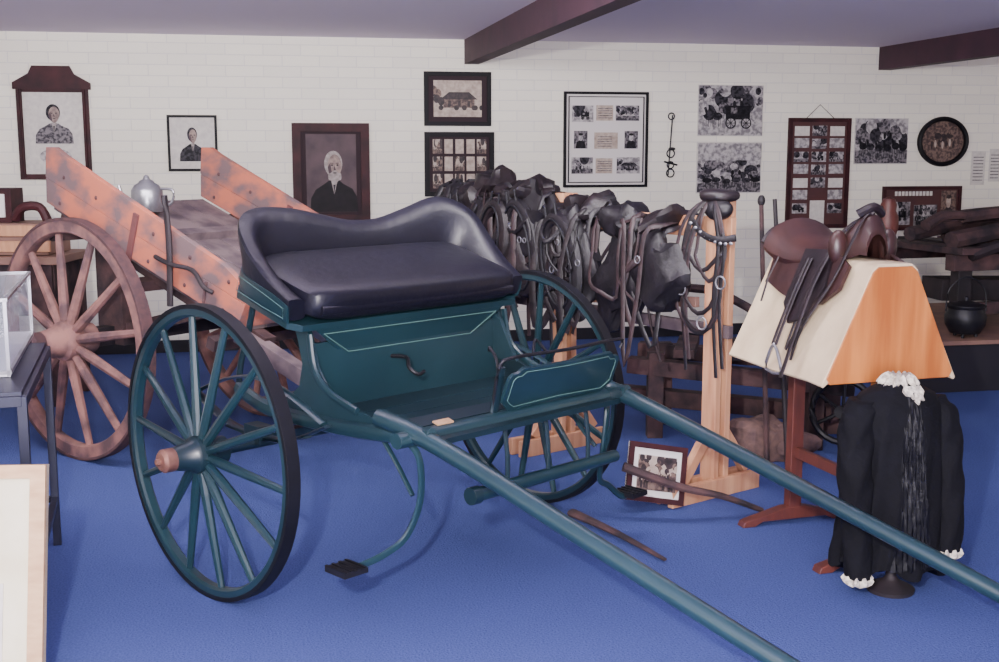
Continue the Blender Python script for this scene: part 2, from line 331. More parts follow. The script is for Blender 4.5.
for i in range(11): flat(mb,rect(x0+.12+i*.035,x0+.145+i*.035,1.235,1.275),.02,PAPER)
scene(mb,x0+.08,x0+.28,.97,1.18,.018,'coach',5); scene(mb,x0+.32,x0+.55,.96,1.15,.018,'group',6); scene(mb,x1-.2,x1-.05,1.0,1.28,.018,'man',2,True)
mb.build('notice_board',.0)
mb=wmb(); flat(mb,rect(T(4.36),T(4.5),1.33,1.64),.004,PAPER)
for i in range(8): flat(mb,rect(T(4.38),T(4.48),1.37+i*.03,1.378+i*.03),.0075,G2,.002)
mb.build('pinned_notice')
mb=wmb(); flat(mb,rect(T(4.54),T(4.66),1.36,1.66),.004,PAPER)
for i in range(8): flat(mb,rect(T(4.555),T(4.64),1.39+i*.03,1.398+i*.03),.0075,G2,.002)
mb.build('pinned_notice')
mb=wmb(); xc=T(1.502)
mb.cyl((xc,1.95,.02),(xc-.03,1.43,.02),.007,.006,IRON,8)
for z,r in((1.94,.028),(1.62,.035),(1.52,.03),(1.45,.035)): mb.tube([(xc-.01+r*math.cos(a*1.0472),z+r*math.sin(a*1.0472),.02) for a in range(6)],.006,.006,IRON,closed=True)
mb.cyl((xc-.07,1.55,.025),(xc+.05,1.52,.025),.008,.008,IRON,8); mb.sq((xc,1.66,.02),(.03,.015,.04),IRON)
mb.build('hanging_horse_bit')
# ---------------------------------------------------------------- wheels
def wheel(mb,c,ax,Rr,ns,mf,mtyre,ms,mh,mcap,dish=.03,hr=.065,hl=.11,fw=.042,ft=.045,sr=.019,n=64):
    c=V(c); ax=V(ax).normalized(); e1,e2=perp(ax)
    r1=Rr-.012; r0=r1-ft; h=fw/2
    mb.lathe([(r0,-h*.6),(r0+.008,-h),(r1,-h),(r1,h),(r0+.008,h),(r0,h*.6)],c,ax,mf,n,True)
    mb.lathe([(r1-.004,-h-.003),(Rr,-h-.003),(Rr,h+.003),(r1-.004,h+.003)],c,ax,mtyre,n,True)
    hc=c+ax*dish
    for i in range(ns):
        a=2*math.pi*(i+.3)/ns; d=e1*math.cos(a)+e2*math.sin(a)
        pa=hc+d*hr*.8; pb=c+d*(r0+.01)
        mid=pa.lerp(pb,.22)
        mb.cyl(pa,mid,sr*.9,sr*1.05,ms,8); mb.cyl(mid,pb,sr*1.05,sr*.72,ms,8)
    mb.lathe([(hr*.55,-hl),(hr*.8,-hl*.9),(hr*.85,-hl*.35),(hr*1.05,-hl*.25),(hr*1.1,0),(hr*1.05,hl*.25),(hr*.85,hl*.35),(hr*.68,hl*.9),(hr*.66,hl)],hc,ax,mh,28)
    mb.lathe([(hr*.62,hl*.95),(hr*.66,hl*1.0),(hr*.66,hl*1.35),(hr*.5,hl*1.45),(.002,hl*1.47)],hc,ax,mcap,24)
    mb.lathe([(hr*.2,hl*1.46),(hr*.2,hl*1.6),(.002,hl*1.62)],hc,ax,mcap,6)
# ---------------------------------------------------------------- sulky
O=V((-.466,4.834,0)); L=V((.7071,.7071,0)); Fd=V((.7071,-.7071,0))
def S(p): return O+L*p[0]+Fd*p[1]+V((0,0,p[2]))              # (lateral, forward, z)
def B(p): return S((p[0],p[1]*C15+p[2]*S15,.916-p[1]*S15+p[2]*C15))   # tilted body
mb=MB()
for s in(-1,1):
    mb.map=lambda p:p
    wheel(mb,S((s*.863,0,.55)),L*s,.55,14,TEAL,TYRE,TEAL,TEALD,COPPER if s<0 else TEALD,ft=.034,fw=.045,sr=.018)
mb.map=S
mb.cyl((-.8,0,.55),(.8,0,.55),.022,.022,TEALD,12); mb.beam((-.6,0,.56),(.6,0,.56),.05,.04,TEALD)
for s in(-1,1):
    l=s*.64
    for k in range(3):
        e=.44-.12*k
        mb.tube([(l,-e,.585+.10*(e/.44)**2-.012*k),(l,-e*.5,.60-.012*k),(l,0,.585-.012*k),(l,e*.5,.60-.012*k),(l,e,.585+.10*(e/.44)**2-.012*k)],.022,.006,TEALD,n=6)
    mb.tube([(l,-.42,.69),(l,-.2,.77),(l,0,.80),(l,.2,.77),(l,.42,.69)],.02,.007,TEAL,n=6)
    mb.box((l-.03,-.05,.55),(l+.03,.05,.62),TEALD)
poly=[(.06,1.01),(.15,.985),(.17,.93),(.2,.84),(.26,.765),(.36,.725),(.6,.705),(.84,.715),(.86,.69),(.8,.65),(.55,.635),(.2,.62),(-.1,.62),(-.2,.66),(-.10,.685),(.02,.71),(.09,.76),(.115,.85),(.09,.94)]
for s in(-1,1):
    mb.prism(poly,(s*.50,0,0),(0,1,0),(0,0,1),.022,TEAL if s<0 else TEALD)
    mb.tube([(s*.515,-.32,.70),(s*.52,-.1,.645),(s*.52,.3,.645),(s*.52,.6,.665),(s*.52,.86,.70)],.026,.03,TEAL,up=(0,0,1))
    mb.tube([(s*.514,.17,.97),(s*.516,.2,.84),(s*.516,.29,.765),(s*.516,.45,.72)],.016,.012,TEAL,up=(1,0,0))
    mb.tube([(s*.514,-.19,1.07),(s*.516,-.24,.93),(s*.516,-.30,.80),(s*.516,-.32,.70)],.013,.013,TEALD,up=(1,0,0))
mb.box((-.5,-.2,.655),(.5,.84,.675),TEALD)
for i in range(1,5): mb.box((-.49,.2+i*.12,.675),(.49,.206+i*.12,.677),TEAL)
mb.box((-.49,.14,.67),(.49,.16,.93),TEAL)
mb.tube([(-.12,.17,.84),(-.1,.24,.84),(-.13,.29,.81),(-.11,.32,.785),(-.07,.31,.79)],.008,.008,IRON)
mb.map=B
sb=[(-.6,-.22),(-.55,-.29),(.55,-.29),(.6,-.22),(.6,.12),(.56,.165),(-.56,.165),(-.6,.12)]
mb.prism(sb,(0,0,.128),(1,0,0),(0,1,0),.026,TEAL)
mb.prism([(-.5,.118),(.5,.118),(.34,-.01),(-.34,-.01)],(0,.05,0),(1,0,0),(0,0,1),.22,TEAL)
for a,b_ in(((-.455,.095),(.455,.095)),((.455,.095),(.325,.008)),((.325,.008),(-.325,.008)),((-.325,.008),(-.455,.095))):
    mb.cyl((a[0],.1625,a[1]),(b_[0],.1625,b_[1]),.0026,.0026,LINE,6)
path=[(-.575,.13),(-.58,.0),(-.575,-.13),(-.545,-.22),(-.46,-.275),(-.3,-.29),(-.15,-.295),(0,-.295),(.15,-.295),(.3,-.29),(.46,-.275),(.545,-.22),(.575,-.13),(.58,0),(.575,.13)]
tops=[.235,.27,.34,.41,.435,.425,.395,.365,.365,.405,.455,.425,.345,.275,.235]
P=smooth_pts([(a,b_,0) for a,b_ in path],4); H=[q.x for q in smooth_pts([(t,0,0) for t in tops],4)]
def shell(th_in,th_out,q0,topf,mt,lean,n=14):
    rings=[]
    for i,p in enumerate(P):
        t=(P[min(i+1,len(P)-1)]-P[max(i-1,0)]).normalized(); nn=V((t.y,-t.x,0))
        if nn.dot(V((p.x,p.y+.05,0)))<0: nn=-nn
        qt=topf(H[i]); rg=[]; h=qt-q0
        for j in range(n):
            a=2*math.pi*j/n; ca,sa=math.cos(a),math.sin(a)
            off=(th_out if ca>0 else th_in)*math.copysign(abs(ca)**.6,ca); zz=.5+.5*math.copysign(abs(sa)**.45,sa)
            rg.append(p+nn*(off+lean*h*zz*zz)+V((0,0,q0+h*zz)))
        rings.append(rg)
    mb.loft(rings,mt)
shell(.05,.03,.15,lambda h:h,NAVY,.22)
shell(-.028,.042,.135,lambda h:min(.235,h-.02),TEAL,.1,8)
for s in(-1,1):
    mb.tube([(s*.625,-.19,.16),(s*.628,.0,.16),(s*.622,.12,.16),(s*.628,.12,.2),(s*.635,0,.215),(s*.635,-.17,.225)],.002,.002,LINE,closed=True,k=1,n=5)
mb.sq((0,-.04,.215),(.545,.235,.078),NAVY,e=.45,e2=.22,n=48,m=14)
mb.tube([(x,.185,.20) for x in(-.5,-.2,.2,.5)],.012,.02,NAVY)
for s in(-1,1):
    mb.tube([(s*.525,.62,-.035),(s*.525,.8,-.01),(s*.52,1.1,0),(s*.515,1.6,0),(s*.505,2.2,.0),(s*.49,2.8,.0),(s*.47,3.35,.0)],.034,.032,TEAL,n=12,taper=(1.05,.8))
mb.tube([(-.6,.80,-.03),(0,.80,-.03),(.6,.80,-.03)],.032,.028,TEAL,n=10)
mb.beam((-.5,.70,-.05),(.5,.70,-.05),.07,.03,TEALD)
ap=[(-.49,-.03),(-.49,-.075),(-.42,-.10),(-.33,-.085),(-.28,-.06),(-.2,-.075),(0,-.08),(.2,-.075),(.28,-.06),(.33,-.085),(.42,-.10),(.49,-.075),(.49,-.03)]
mb.prism(ap,(0,.775,0),(1,0,0),(0,0,1),.015,TEALD)
mb.box((-.42,.775,-.002),(-.345,.805,.004),LT_FR)
def dash(k,cx,cz):
    w,h=.31*k[0],.088*k[1]
    base=[(-1,-.55),(-.93,-.8),(-.85,-1),(-.6,-.97),(0,-.9),(.6,-.97),(.85,-1),(.93,-.8),(1,-.55),(1.0,0),(1,.6),(.95,.78),(.86,.8),(.8,1),(.4,.95),(0,.92),(-.4,.95),(-.8,1),(-.86,.8),(-.95,.78),(-1,.6),(-1,0)]
    return [(cx+a*w,cz+b_*h) for a,b_ in base]
mb.prism(dash((1,1),.19,.085),(0,.80,0),(1,0,0),(0,.12,1),.014,TEAL)
dl=[(a,.80+.12*b_+.009,b_) for a,b_ in dash((.93,.82),.19,.085)]
mb.tube(dl,.0022,.0022,LINE,closed=True,k=1,n=5)
for x in(-.02,.4): mb.tube([(x,.79,-.03),(x,.80,.08)],.008,.006,TEALD,k=1)
mb.tube([(-.14,.79,.0),(-.15,.79,.17),(-.10,.80,.21),(.2,.80,.205),(.5,.80,.21),(.52,.80,.17)],.007,.007,IRON)
mb.tube([(-.12,.79,0),(-.13,.76,.17),(-.12,.70,.21),(-.10,.68,.19)],.006,.006,IRON)
mb.tube([(.02,.79,.2),(.05,.76,.245),(.09,.79,.205)],.006,.006,IRON)
mb.tube([(-.13,.79,-.02),(-.135,.785,.17)],.011,.02,TEALD,k=1)
mb.map=S
mb.prism([(.12,.98),(.2,.93),(.26,.82),(.3,.76),(.12,.76)],(.47,0,0),(0,1,0),(0,0,1),.02,TEAL)
mb.cyl((-.27,.8,.43),(.52,.8,.43),.027,.024,TEAL,12); mb.cyl((-.29,.8,.43),(-.25,.8,.43),.033,.033,TEALD,12)
for x in(-.1,.12,.35): mb.tube([(x,.78,.67),(x,.80,.55),(x,.8,.44)],.009,.009,TEALD,k=2)
for s,z in((-1,.25),(1,.20)):
    mb.tube([(s*.53,.74,.67),(s*.50,.77,.60),(s*.49,.76,.45),(s*.52,.72,.32),(s*.60,.70,.27),(s*.70,.69,z),(s*.76,.69,z-.002)],.014,.010,TEAL,up=(0,1,0),k=6)
    mb.tube([(s*.50,.55,.66),(s*.48,.62,.56),(s*.49,.72,.46)],.010,.008,TEAL,up=(0,1,0))
    mb.box((s*.76-.05,.635,z-.006),(s*.76+.05,.745,z+.012),IRON)
    for i in range(4): mb.box((s*.76-.05+.028*i,.635,z+.012),(s*.76-.04+.028*i,.745,z+.017),TYRE)
mb.build('horse_drawn_gig',.002)
# ---------------------------------------------------------------- tip cart
L2=V((.6,.8,0)); F2=V((.8,-.6,0)); O2=V((-2.19,6.32,0))
def T2(p): return O2+L2*p[0]+F2*p[1]+V((0,0,p[2]))
c20,s20=math.cos(math.radians(20)),math.sin(math.radians(20))
def TB(p): return T2((p[0],-.35+p[1]*c20+p[2]*s20,1.35-p[1]*s20+p[2]*c20))
mb=MB()
wheel(mb,T2((-.13,0,.65)),-L2,.65,12,WHEELW,RUST,WHEELW,WHEELW,RUST,dish=.04,hr=.1,hl=.16,fw=.065,ft=.07,sr=.027)
wheel(mb,T2((1.19,0,.65)),L2,.65,12,WHEELW,RUST,WHEELW,WHEELW,RUST,dish=.04,hr=.1,hl=.16,fw=.065,ft=.07,sr=.027)
mb.map=T2; mb.beam((-.1,0,.65),(1.16,0,.65),.09,.1,DARKW)
for w in(.14,.92):
    mb.box((w-.05,-.1,.6),(w+.05,.12,1.14),OLDW)
    mb.beam((w,.1,.68),(w,.85,.86),.06,.07,OLDW)
mb.map=TB
for w in(0,1.06):
    mb.prism([(-.02,.01),(1.62,.01),(1.64,.14),(-.06,.14)],(w,0,0),(0,1,0),(0,0,1),.035,RED)
    mb.prism([(-.065,.142),(1.64,.142),(1.60,.22),(1.45,.26),(.8,.285),(.06,.315),(-.03,.325),(-.10,.30)],(w,0,0),(0,1,0),(0,0,1),.035,RED)
    for p in(.75,): mb.box((w-.03,p-.02,-.08),(w-.016,p+.02,.25),REDD)
    for p in(.1,.4,.9,1.2,1.5):
        for q in(.05,.2): mb.sq((w-.018,p,q),(.006,.012,.012),RUST,n=8,m=6)
for i in range(6): mb.box((.02+i*.172,0,-.025),(.186+i*.172,1.6,.0),GREYW)
mb.box((0,1.58,.0),(1.06,1.61,.2),RED)
mb.beam((0,.55,.02),(1.06,.55,.02),.07,.05,GREYW)
for w in(.14,.53,.92): mb.beam((w,-.05,-.07),(w,1.7,-.07),.07,.09,OLDW)
for w in(.1,.96): mb.beam((w,1.5,-.08),(w,2.02,-.08),.07,.08,GREYW)
for p in(.1,.8,1.5): mb.beam((-.05,p,-.13),(1.1,p,-.13),.06,.06,OLDW)
mb.map=T2
mb.tube([(-.06,.73,.88),(-.055,.735,1.2),(-.06,.72,1.43)],.018,.014,DARKW)
mb.tube([(-.04,.6,1.12),(-.06,.75,1.09),(-.05,.9,1.07),(-.07,1.0,1.0),(-.05,1.05,.97)],.012,.012,DARKW)
mb.tube([(-.05,1.0,1.02),(-.07,1.0,.9),(-.05,1.04,.86)],.008,.008,RUST)
mb.build('tip_cart',.004)
mb=MB(); c=T2((.5,-.17,1.30))
mb.lathe([(.085,0),(.09,.02),(.088,.12),(.07,.15),(.045,.165),(.04,.175),(.02,.185),(.015,.2),(.005,.21)],c,(0,0,1),SILV,24)
mb.tube([c+V((-.08,0,.05)),c+V((-.14,0,.09)),c+V((-.16,0,.15))],.016,.014,SILV,taper=(1.2,.6))
mb.tube([c+V((.08,0,.13)),c+V((.15,0,.12)),c+V((.14,0,.05)),c+V((.085,0,.03))],.01,.008,SILV)
mb.build('tin_kettle',origin=c)
# ---------------------------------------------------------------- left
mb=MB(); c=V((-3.25,7.75,0))
for x in(-.45,.35):
    for y in(-.25,.25): mb.box(c+V((x,y,0)),c+V((x+.06,y+.06,.95)),OLDW)
mb.box(c+V((-.5,-.3,.93)),c+V((.45,.34,.98)),TAN); mb.box(c+V((-.45,-.27,.6)),c+V((.4,.31,.93)),OLDW)
mb.build('side_table',.004)
mb=MB(); c=V((-3.25,7.75,.985))
mb.box(c+V((-.4,-.2,0)),c+V((.36,.2,.2)),TAN)
for z in(.02,.12): mb.box(c+V((-.42,-.22,z)),c+V((.38,-.2,z+.07)),PINE)
mb.box(c+V((-.38,-.1,.2)),c+V((.1,.1,.42)),WALN); mb.box(c+V((-.34,-.115,.235)),c+V((.06,-.1,.385)),MATW)
mb.tube([c+V((.12,-.1,.22)),c+V((.18,-.12,.30)),c+V((.28,-.1,.30)),c+V((.33,-.1,.21))],.035,.03,WALN)
mb.build('wooden_crate',.003)
na,nb=V((-1.57,3.80,0)),V((-1.87,4.80,0)); dl_=(nb-na).normalized(); ls=V((-dl_.y,dl_.x,0))
mb=MB(); Z=V((0,0,1)); top=.85
cor=[na,nb,nb+ls*.8,na+ls*.8]
for p in cor: mb.beam(p,p+Z*top,.032,.032,STEELB,up=(dl_.x,dl_.y,0))
for i in range(4):
    a,b_=cor[i],cor[(i+1)%4]
    mb.beam(a+Z*(top-.015),b_+Z*(top-.015),.035,.035,STEELB); mb.beam(a+Z*.2,b_+Z*.2,.025,.025,STEELB)
mb.prism([(0,0),(1.05,0),(1.05,.8),(0,.8)],na+Z*(top+.008),dl_,ls,.014,STEELB)
mb.build('steel_table',.002)
# glass display case: metal edges, clear panes, glass shelf, documents inside
mb=MB(); ca=V((-1.69,4.06,0)); cb=V((-1.97,4.98,0))
d3=(cb-ca); n3=V((-d3.y,d3.x,0)).normalized(); Lc=d3.length; d3.normalize()
ctr=ca+d3*Lc/2+n3*.3; zb=top+.017
glass=bpy.data.materials.new('case_glass'); glass.use_nodes=True; gb=glass.node_tree.nodes['Principled BSDF']
gb.inputs['Base Color'].default_value=lin((170,180,196)); gb.inputs['Roughness'].default_value=.03; gb.inputs['Alpha'].default_value=.13
hh=.27
mb.obox(ctr+Z*(zb+.01),d3*Lc/2,n3*.28,Z*.01,WHITEP)
for a in(-1,1):
    for b_ in(-1,1): mb.beam(ctr+d3*a*Lc/2+n3*b_*.275+Z*zb,ctr+d3*a*Lc/2+n3*b_*.275+Z*(zb+hh),.012,.012,SILV,up=d3)
    for z in(.015,hh):
        mb.beam(ctr+d3*a*Lc/2-n3*.28+Z*(zb+z),ctr+d3*a*Lc/2+n3*.28+Z*(zb+z),.012,.012,SILV); mb.beam(ctr-d3*Lc/2+n3*a*.278+Z*(zb+z),ctr+d3*Lc/2+n3*a*.278+Z*(zb+z),.012,.012,SILV)
    mb.obox(ctr+n3*a*.276+Z*(zb+hh/2),d3*(Lc/2-.006),n3*.0015,Z*(hh/2-.01),glass)
    mb.obox(ctr+d3*a*(Lc/2-.002)+Z*(zb+hh/2),d3*.0015,n3*.27,Z*(hh/2-.01),glass)
mb.obox(ctr+Z*(zb+hh),d3*(Lc/2-.006),n3*.27,Z*.0015,glass)
mb.obox(ctr+Z*(zb+.14),d3*(Lc/2-.01),n3*.265,Z*.002,glass)
for q,w2,m_ in((-.3,.1,PAPER),(-.05,.12,TAN),(.25,.13,PAPER)): mb.obox(ctr+Z*(zb+.155)+d3*q,d3*w2,n3*.14,Z*.012,m_)
for q,m_ in((-.28,WALN),(.0,PAPER),(.28,GREYW)): mb.obox(ctr+Z*(zb+.045)+d3*q,d3*.11,n3*.16,Z*.024,m_)
mb.build('glass_display_case')
mb=MB(); ux=V((1,.05,0)).normalized(); uy=V((.0,.2,1)).normalized()
o=V((-2.07,3.25,.0)); Wf,Hf=.72,.735
mb.prism(rect(0,Wf,0,Hf),o,ux,uy,.02,CREAMP)
nrm=ux.cross(uy).normalized()
for r in(rect(0,Wf,0,.05),rect(0,Wf,Hf-.04,Hf),rect(0,.05,.05,Hf-.04),rect(Wf-.045,Wf,.05,Hf-.04)): mb.prism(r,o+nrm*.008,ux,uy,.035,LT_FR)
mb.prism(rect(.12,Wf-.12,.12,Hf-.35),o+nrm*.013,ux,uy,.004,PAPER)
mb.build('leaning_picture_frame')
# ---------------------------------------------------------------- harness rack
P2=V((1.04,5.55,0)); Rd=V((-.6,.8,0)); Nn=V((-.8,-.6,0))
def H_(p): return P2+Rd*p[0]+Nn*p[1]+V((0,0,p[2]))     # (along, toward camera, z)
mb=MB(); mb.map=H_
for q in(0,1.136,2.15):
    for s in(-.035,.035): mb.beam((q,s,0),(q,s,1.42 if q<2 else 1.36),.09,.035,PINE,up=(0,1,0))
    mb.beam((q-.045,-.26,.045),(q-.045,.34,.045),.035,.09,PINE); mb.beam((q+.045,-.26,.045),(q+.045,.34,.045),.035,.09,PINE)
    for s in(-1,1): mb.beam((q,s*.22,.09),(q,s*.06,.30),.04,.05,PINE,up=(0,1,0))
mb.beam((-.08,0,1.29),(2.22,0,1.29),.035,.10,PINE); mb.beam((-.08,0,.8),(2.2,0,.8),.035,.06,GREYW)
mb.beam((.1,.04,.93),(1.1,.04,.86),.03,.05,TAN)
mb.build('harness_rack',.003)
def straps(name,n,qa,qb,zlo,zhi,seed,widths=(.009,.025),pads=0,collars=0,rings=0,ztop=1.42):
    random.seed(seed); U=random.uniform; mb=MB(); mb.map=H_
    for i in range(n):
        q1=U(qa,qb); q2=min(qb+.05,max(qa-.05,q1+U(-.35,.35))); zl=U(zlo,zhi)+(.25 if U(0,1)<.3 else 0); o=U(.05,.20)
        w=U(*widths); m=random.choice(LEA); zt=ztop-U(.0,.08); j=lambda a=.05:U(-a,a)
        mid=(q1+q2)/2+j(.1)
        z3=1.2+j(.08)
        pts=[(q1,-.04,zt-.02),(q1+j(.03),o*.7,zt-.03),(q1+j(),o,z3),(q1*.7+mid*.3+j(),o+j(.03),(z3+zl)/2+j(.08)),(mid,o+.015,zl),(q2*.7+mid*.3+j(),o+j(.03),(z3+zl)/2+j(.15)),(q2+j(),o,z3+j(.06)),(q2+j(.03),o*.7,zt-.03),(q2,-.04,zt-.02)]
        mb.tube(pts,w,.005,m,up=(j(.4),1,j(.2)),n=6,k=3)
    for i in range(n//2):
        q1=U(qa,qb); w=U(*widths); zl=U(zlo-.1,zhi); o=U(.08,.2)
        mb.tube([(q1,0,ztop-.05),(q1+U(-.05,.05),o*.8,1.32),(q1+U(-.06,.06),o,1.1),(q1+U(-.09,.09),o,(zl+1.1)/2),(q1+U(-.1,.1),o+.01,zl)],w,.005,random.choice(LEA),up=(U(-.5,.5),1,0),n=6,k=3)
    for i in range(n//6):
        q1=U(qa,qb-.2); q2=q1+U(.2,.4); z=U(1.15,1.36); o=U(.12,.2)
        mb.tube([(q1,o*.6,z),(q1*.6+q2*.4,o+.03,z-U(.06,.2)),(q2*.7+q1*.3,o+.03,z-U(.05,.2)),(q2,o*.6,z+U(-.05,.05))],U(.012,.022),.008,random.choice(LEA),up=(0,1,0),n=6,k=4)
    for i in range(pads):
        q1=qa+(qb-qa)*(i+U(.2,.8))/pads; zc=U(.98,1.2)
        a=U(-.5,.5); ax=((math.cos(a),0,math.sin(a)),(0,1,0),(-math.sin(a),0,math.cos(a)))
        mb.sq((q1,U(.08,.16),zc),(U(.11,.17),.055,U(.17,.28)),LEA[(0,0,1)[i%3]],e=U(.6,1),n=20,m=12,ax=ax,nz=.5,nf=12)
        mb.sq((q1+U(-.08,.08),U(-.03,.06),U(1.28,ztop-.03)),(U(.08,.16),U(.09,.14),U(.05,.10)),LEA[(i+1)%2],e=U(.7,1),n=20,m=10,ax=ax,nz=.6,nf=12)
    for i in range(collars):
        q1=qa+(qb-qa)*(i+.5)/collars+U(-.05,.05); o=.17+.03*(i%2); zc=U(1.04,1.18); tl=U(-.35,.35); sx=U(.10,.14); sz=U(.19,.25)
        f=lambda a,kx,kz,oo:(q1+kx*math.sin(a)*math.cos(tl)+kz*math.cos(a)*math.sin(tl),oo,zc+kz*math.cos(a)*math.cos(tl)-kx*math.sin(a)*math.sin(tl))
        A_=[k_*math.pi/6 for k_ in range(12)]
        mb.tube([f(a,sx,sz,o) for a in A_],.042,.034,LEA[(0,1)[i%2]],up=(0,1,0),closed=True,k=2)
        mb.tube([f(a,sx*.9,sz*.98,o+.035) for a in A_],.007,.007,IRON,up=(0,1,0),closed=True,k=2)
        for s in(-1,1): mb.cyl(f(s*.35,sx,sz,o+.02),f(s*.2,sx*1.6,sz*1.35,o+.02),.008,.006,IRON,8)
    for i in range(rings):
        q1=U(qa,qb); zc=U(zlo+.1,1.25); r=U(.012,.02)
        mb.tube([(q1+r*math.cos(a),.2,zc+r*math.sin(a)) for a in [k_*math.pi/3 for k_ in range(6)]],.0035,.0035,SILV,up=(0,1,0),closed=True,k=2)
    mb.build(name)
straps('horse_harness',12,1.75,2.12,.66,1.05,3,pads=6,collars=1,rings=2,ztop=1.50)
straps('horse_harness',18,1.22,1.7,.62,1.0,4,pads=7,collars=2,rings=3,ztop=1.44)
straps('horse_harness',13,.84,1.12,.62,1.0,5,pads=4,collars=1,rings=2,ztop=1.40)
straps('horse_harness',9,.2,.8,.55,1.05,6,widths=(.006,.014),pads=2,rings=3,ztop=1.36)
random.seed(11); mb=MB(); mb.map=H_
for i in range(6):
    a=random.uniform(-.17,-.04); b_=random.uniform(.03,.2); zl=random.uniform(.74,1.12)
    mb.tube([(0,.06,1.43),(a*.6,.10,1.36),(a,.11,1.2),(a*.9,.12,zl+.08),((a+b_)/2,.12,zl),(b_*.9,.12,zl+.1),(b_,.11,1.2),(b_*.6,.10,1.36),(0,.06,1.43)],.011,.004,random.choice(LEA),up=(0,1,0),n=6,k=3)
for i in range(5):
    a=random.uniform(-.2,.16); mb.tube([(a*.4,.08,1.38),(a,.12,1.2),(a+.02,.12,.95),(a-.01,.12,random.uniform(.6,.8))],.011,.004,random.choice(LEA),up=(0,1,0),n=6)
mb.sq((0,.01,1.44),(.08,.09,.03),LEA[1],e=.7,nz=.3); mb.sq((-.02,.05,1.38),(.07,.04,.05),LEA[0],nz=.4)
mb.tube([(.06,.13,1.325),(-.02,.15,1.27),(-.12,.15,1.245),(-.21,.13,1.26)],.017,.005,LEA[0],up=(0,1,0))
for i in range(9):
    a=i/8; mb.sq((.05-.25*a,.153,1.315-.085*math.sin(1.9*a)),(.011,.004,.008),SILV,n=8,m=6)
for zc,q in((1.05,-.13),(1.0,.12),(.85,-.02)):
    mb.tube([(q+.03*math.cos(k_*1.0472),.135,zc+.03*math.sin(k_*1.0472)) for k_ in range(6)],.004,.004,SILV,up=(0,1,0),closed=True,k=2)
mb.build('bridle')
mb=MB(); mb.cyl((1.50,5.95,0),(1.42,6.12,1.40),.016,.011,DARKW,8); mb.build('riding_whip')
mb=MB(); mb.cyl((1.40,6.0,0),(1.36,6.16,1.38),.014,.012,OLDW,8); mb.sq((1.36,6.16,1.39),(.02,.02,.03),DARKW); mb.build('riding_whip')
mb=MB()
for a,b_,w,h in(((.75,6.75,.42),(1.95,6.35,.36),.10,.09),((.85,7.1,.45),(2.1,6.75,.42),.10,.09),((.7,7.0,.2),(1.9,6.6,.16),.1,.1)):
    mb.beam(a,b_,w,h,OLDW)
for x,y in((.9,6.7),(1.75,6.42),(1.0,7.05),(1.95,6.8)): mb.beam((x,y,0),(x,y,.5),.09,.09,OLDW)
for i in range(4): mb.beam((1.05+i*.25,6.62-i*.08,.5),(1.15+i*.25,7.05-i*.08,.52),.12,.05,(OLDW,DARKW)[i%2])
mb.tube([(1.6,6.5,.5),(1.5,6.45,.7),(1.25,6.6,.85),(1.1,6.8,.86)],.03,.025,OLDW)
mb.tube([(1.9,6.6,.45),(1.75,6.55,.62),(1.6,6.7,.72)],.03,.03,DARKW)
mb.build('old_wooden_sledge',.005)
mb=MB(); mb.sq((1.43,6.22,.10),(.19,.13,.13),SACK,e=.8,n=24,m=12,nz=.5,nf=7); mb.sq((1.56,6.2,.08),(.14,.12,.10),SACK,n=20,nz=.5)
for p in mb.v: p.z=max(p.z,.0)
mb.build('hessian_sack')
mb=MB(); ax=V((-.5,-.8,.1)).normalized(); c=V((1.86,6.25,.25))
e1,e2=perp(ax); mb.tube([c+(e1*math.cos(i*.5236)+e2*math.sin(i*.5236))*.17 for i in range(12)],.018,.018,IRON,closed=True,k=2)
for i in range(6): mb.cyl(c,c+(e1*math.cos(i*1.0472)+e2*math.sin(i*1.0472))*.17,.01,.01,IRON,6)
mb.cyl(c-ax*.05,c+ax*.05,.035,.035,IRON); mb.cyl(c-V((0,0,.25)),c,.02,.02,IRON)
mb.build('iron_hand_wheel')
mb=MB(); ux=V((.93,.30,-.20)).normalized(); uy=V((.12,.30,.95)); uy=(uy-ux*uy.dot(ux)).normalized(); nn=ux.cross(uy)
if nn.y>0: nn=-nn
o=V((.57,5.22,.07)); W9,H9=.30,.27
mb.prism(rect(0,W9,0,H9),o,ux,uy,.012,MATW)
for r in(rect(0,W9,0,.025),rect(0,W9,H9-.025,H9),rect(0,.025,.025,H9-.025),rect(W9-.025,W9,.025,H9-.025)): mb.prism(r,o+nn*.004,ux,uy,.022,WALN)
scene(mb,.05,W9-.05,.055,H9-.055,.0,'group',4,True,put=lambda poly,oo,m: mb.prism(poly,o+nn*(.008+oo),ux,uy,.0012,m))
mb.build('framed_photograph')
mb=MB(); mb.tube([(.55,5.09,.26),(.80,5.08,.17),(1.0,5.14,.11),(1.20,5.22,.02)],.03,.02,OLDW,taper=(1.1,.6)); mb.build('weathered_stick')
mb=MB(); mb.tube([(.33,5.18,.02),(.5,4.88,.025),(.67,4.58,.012)],.028,.018,OLDW,taper=(1,.35)); mb.build('weathered_stick')
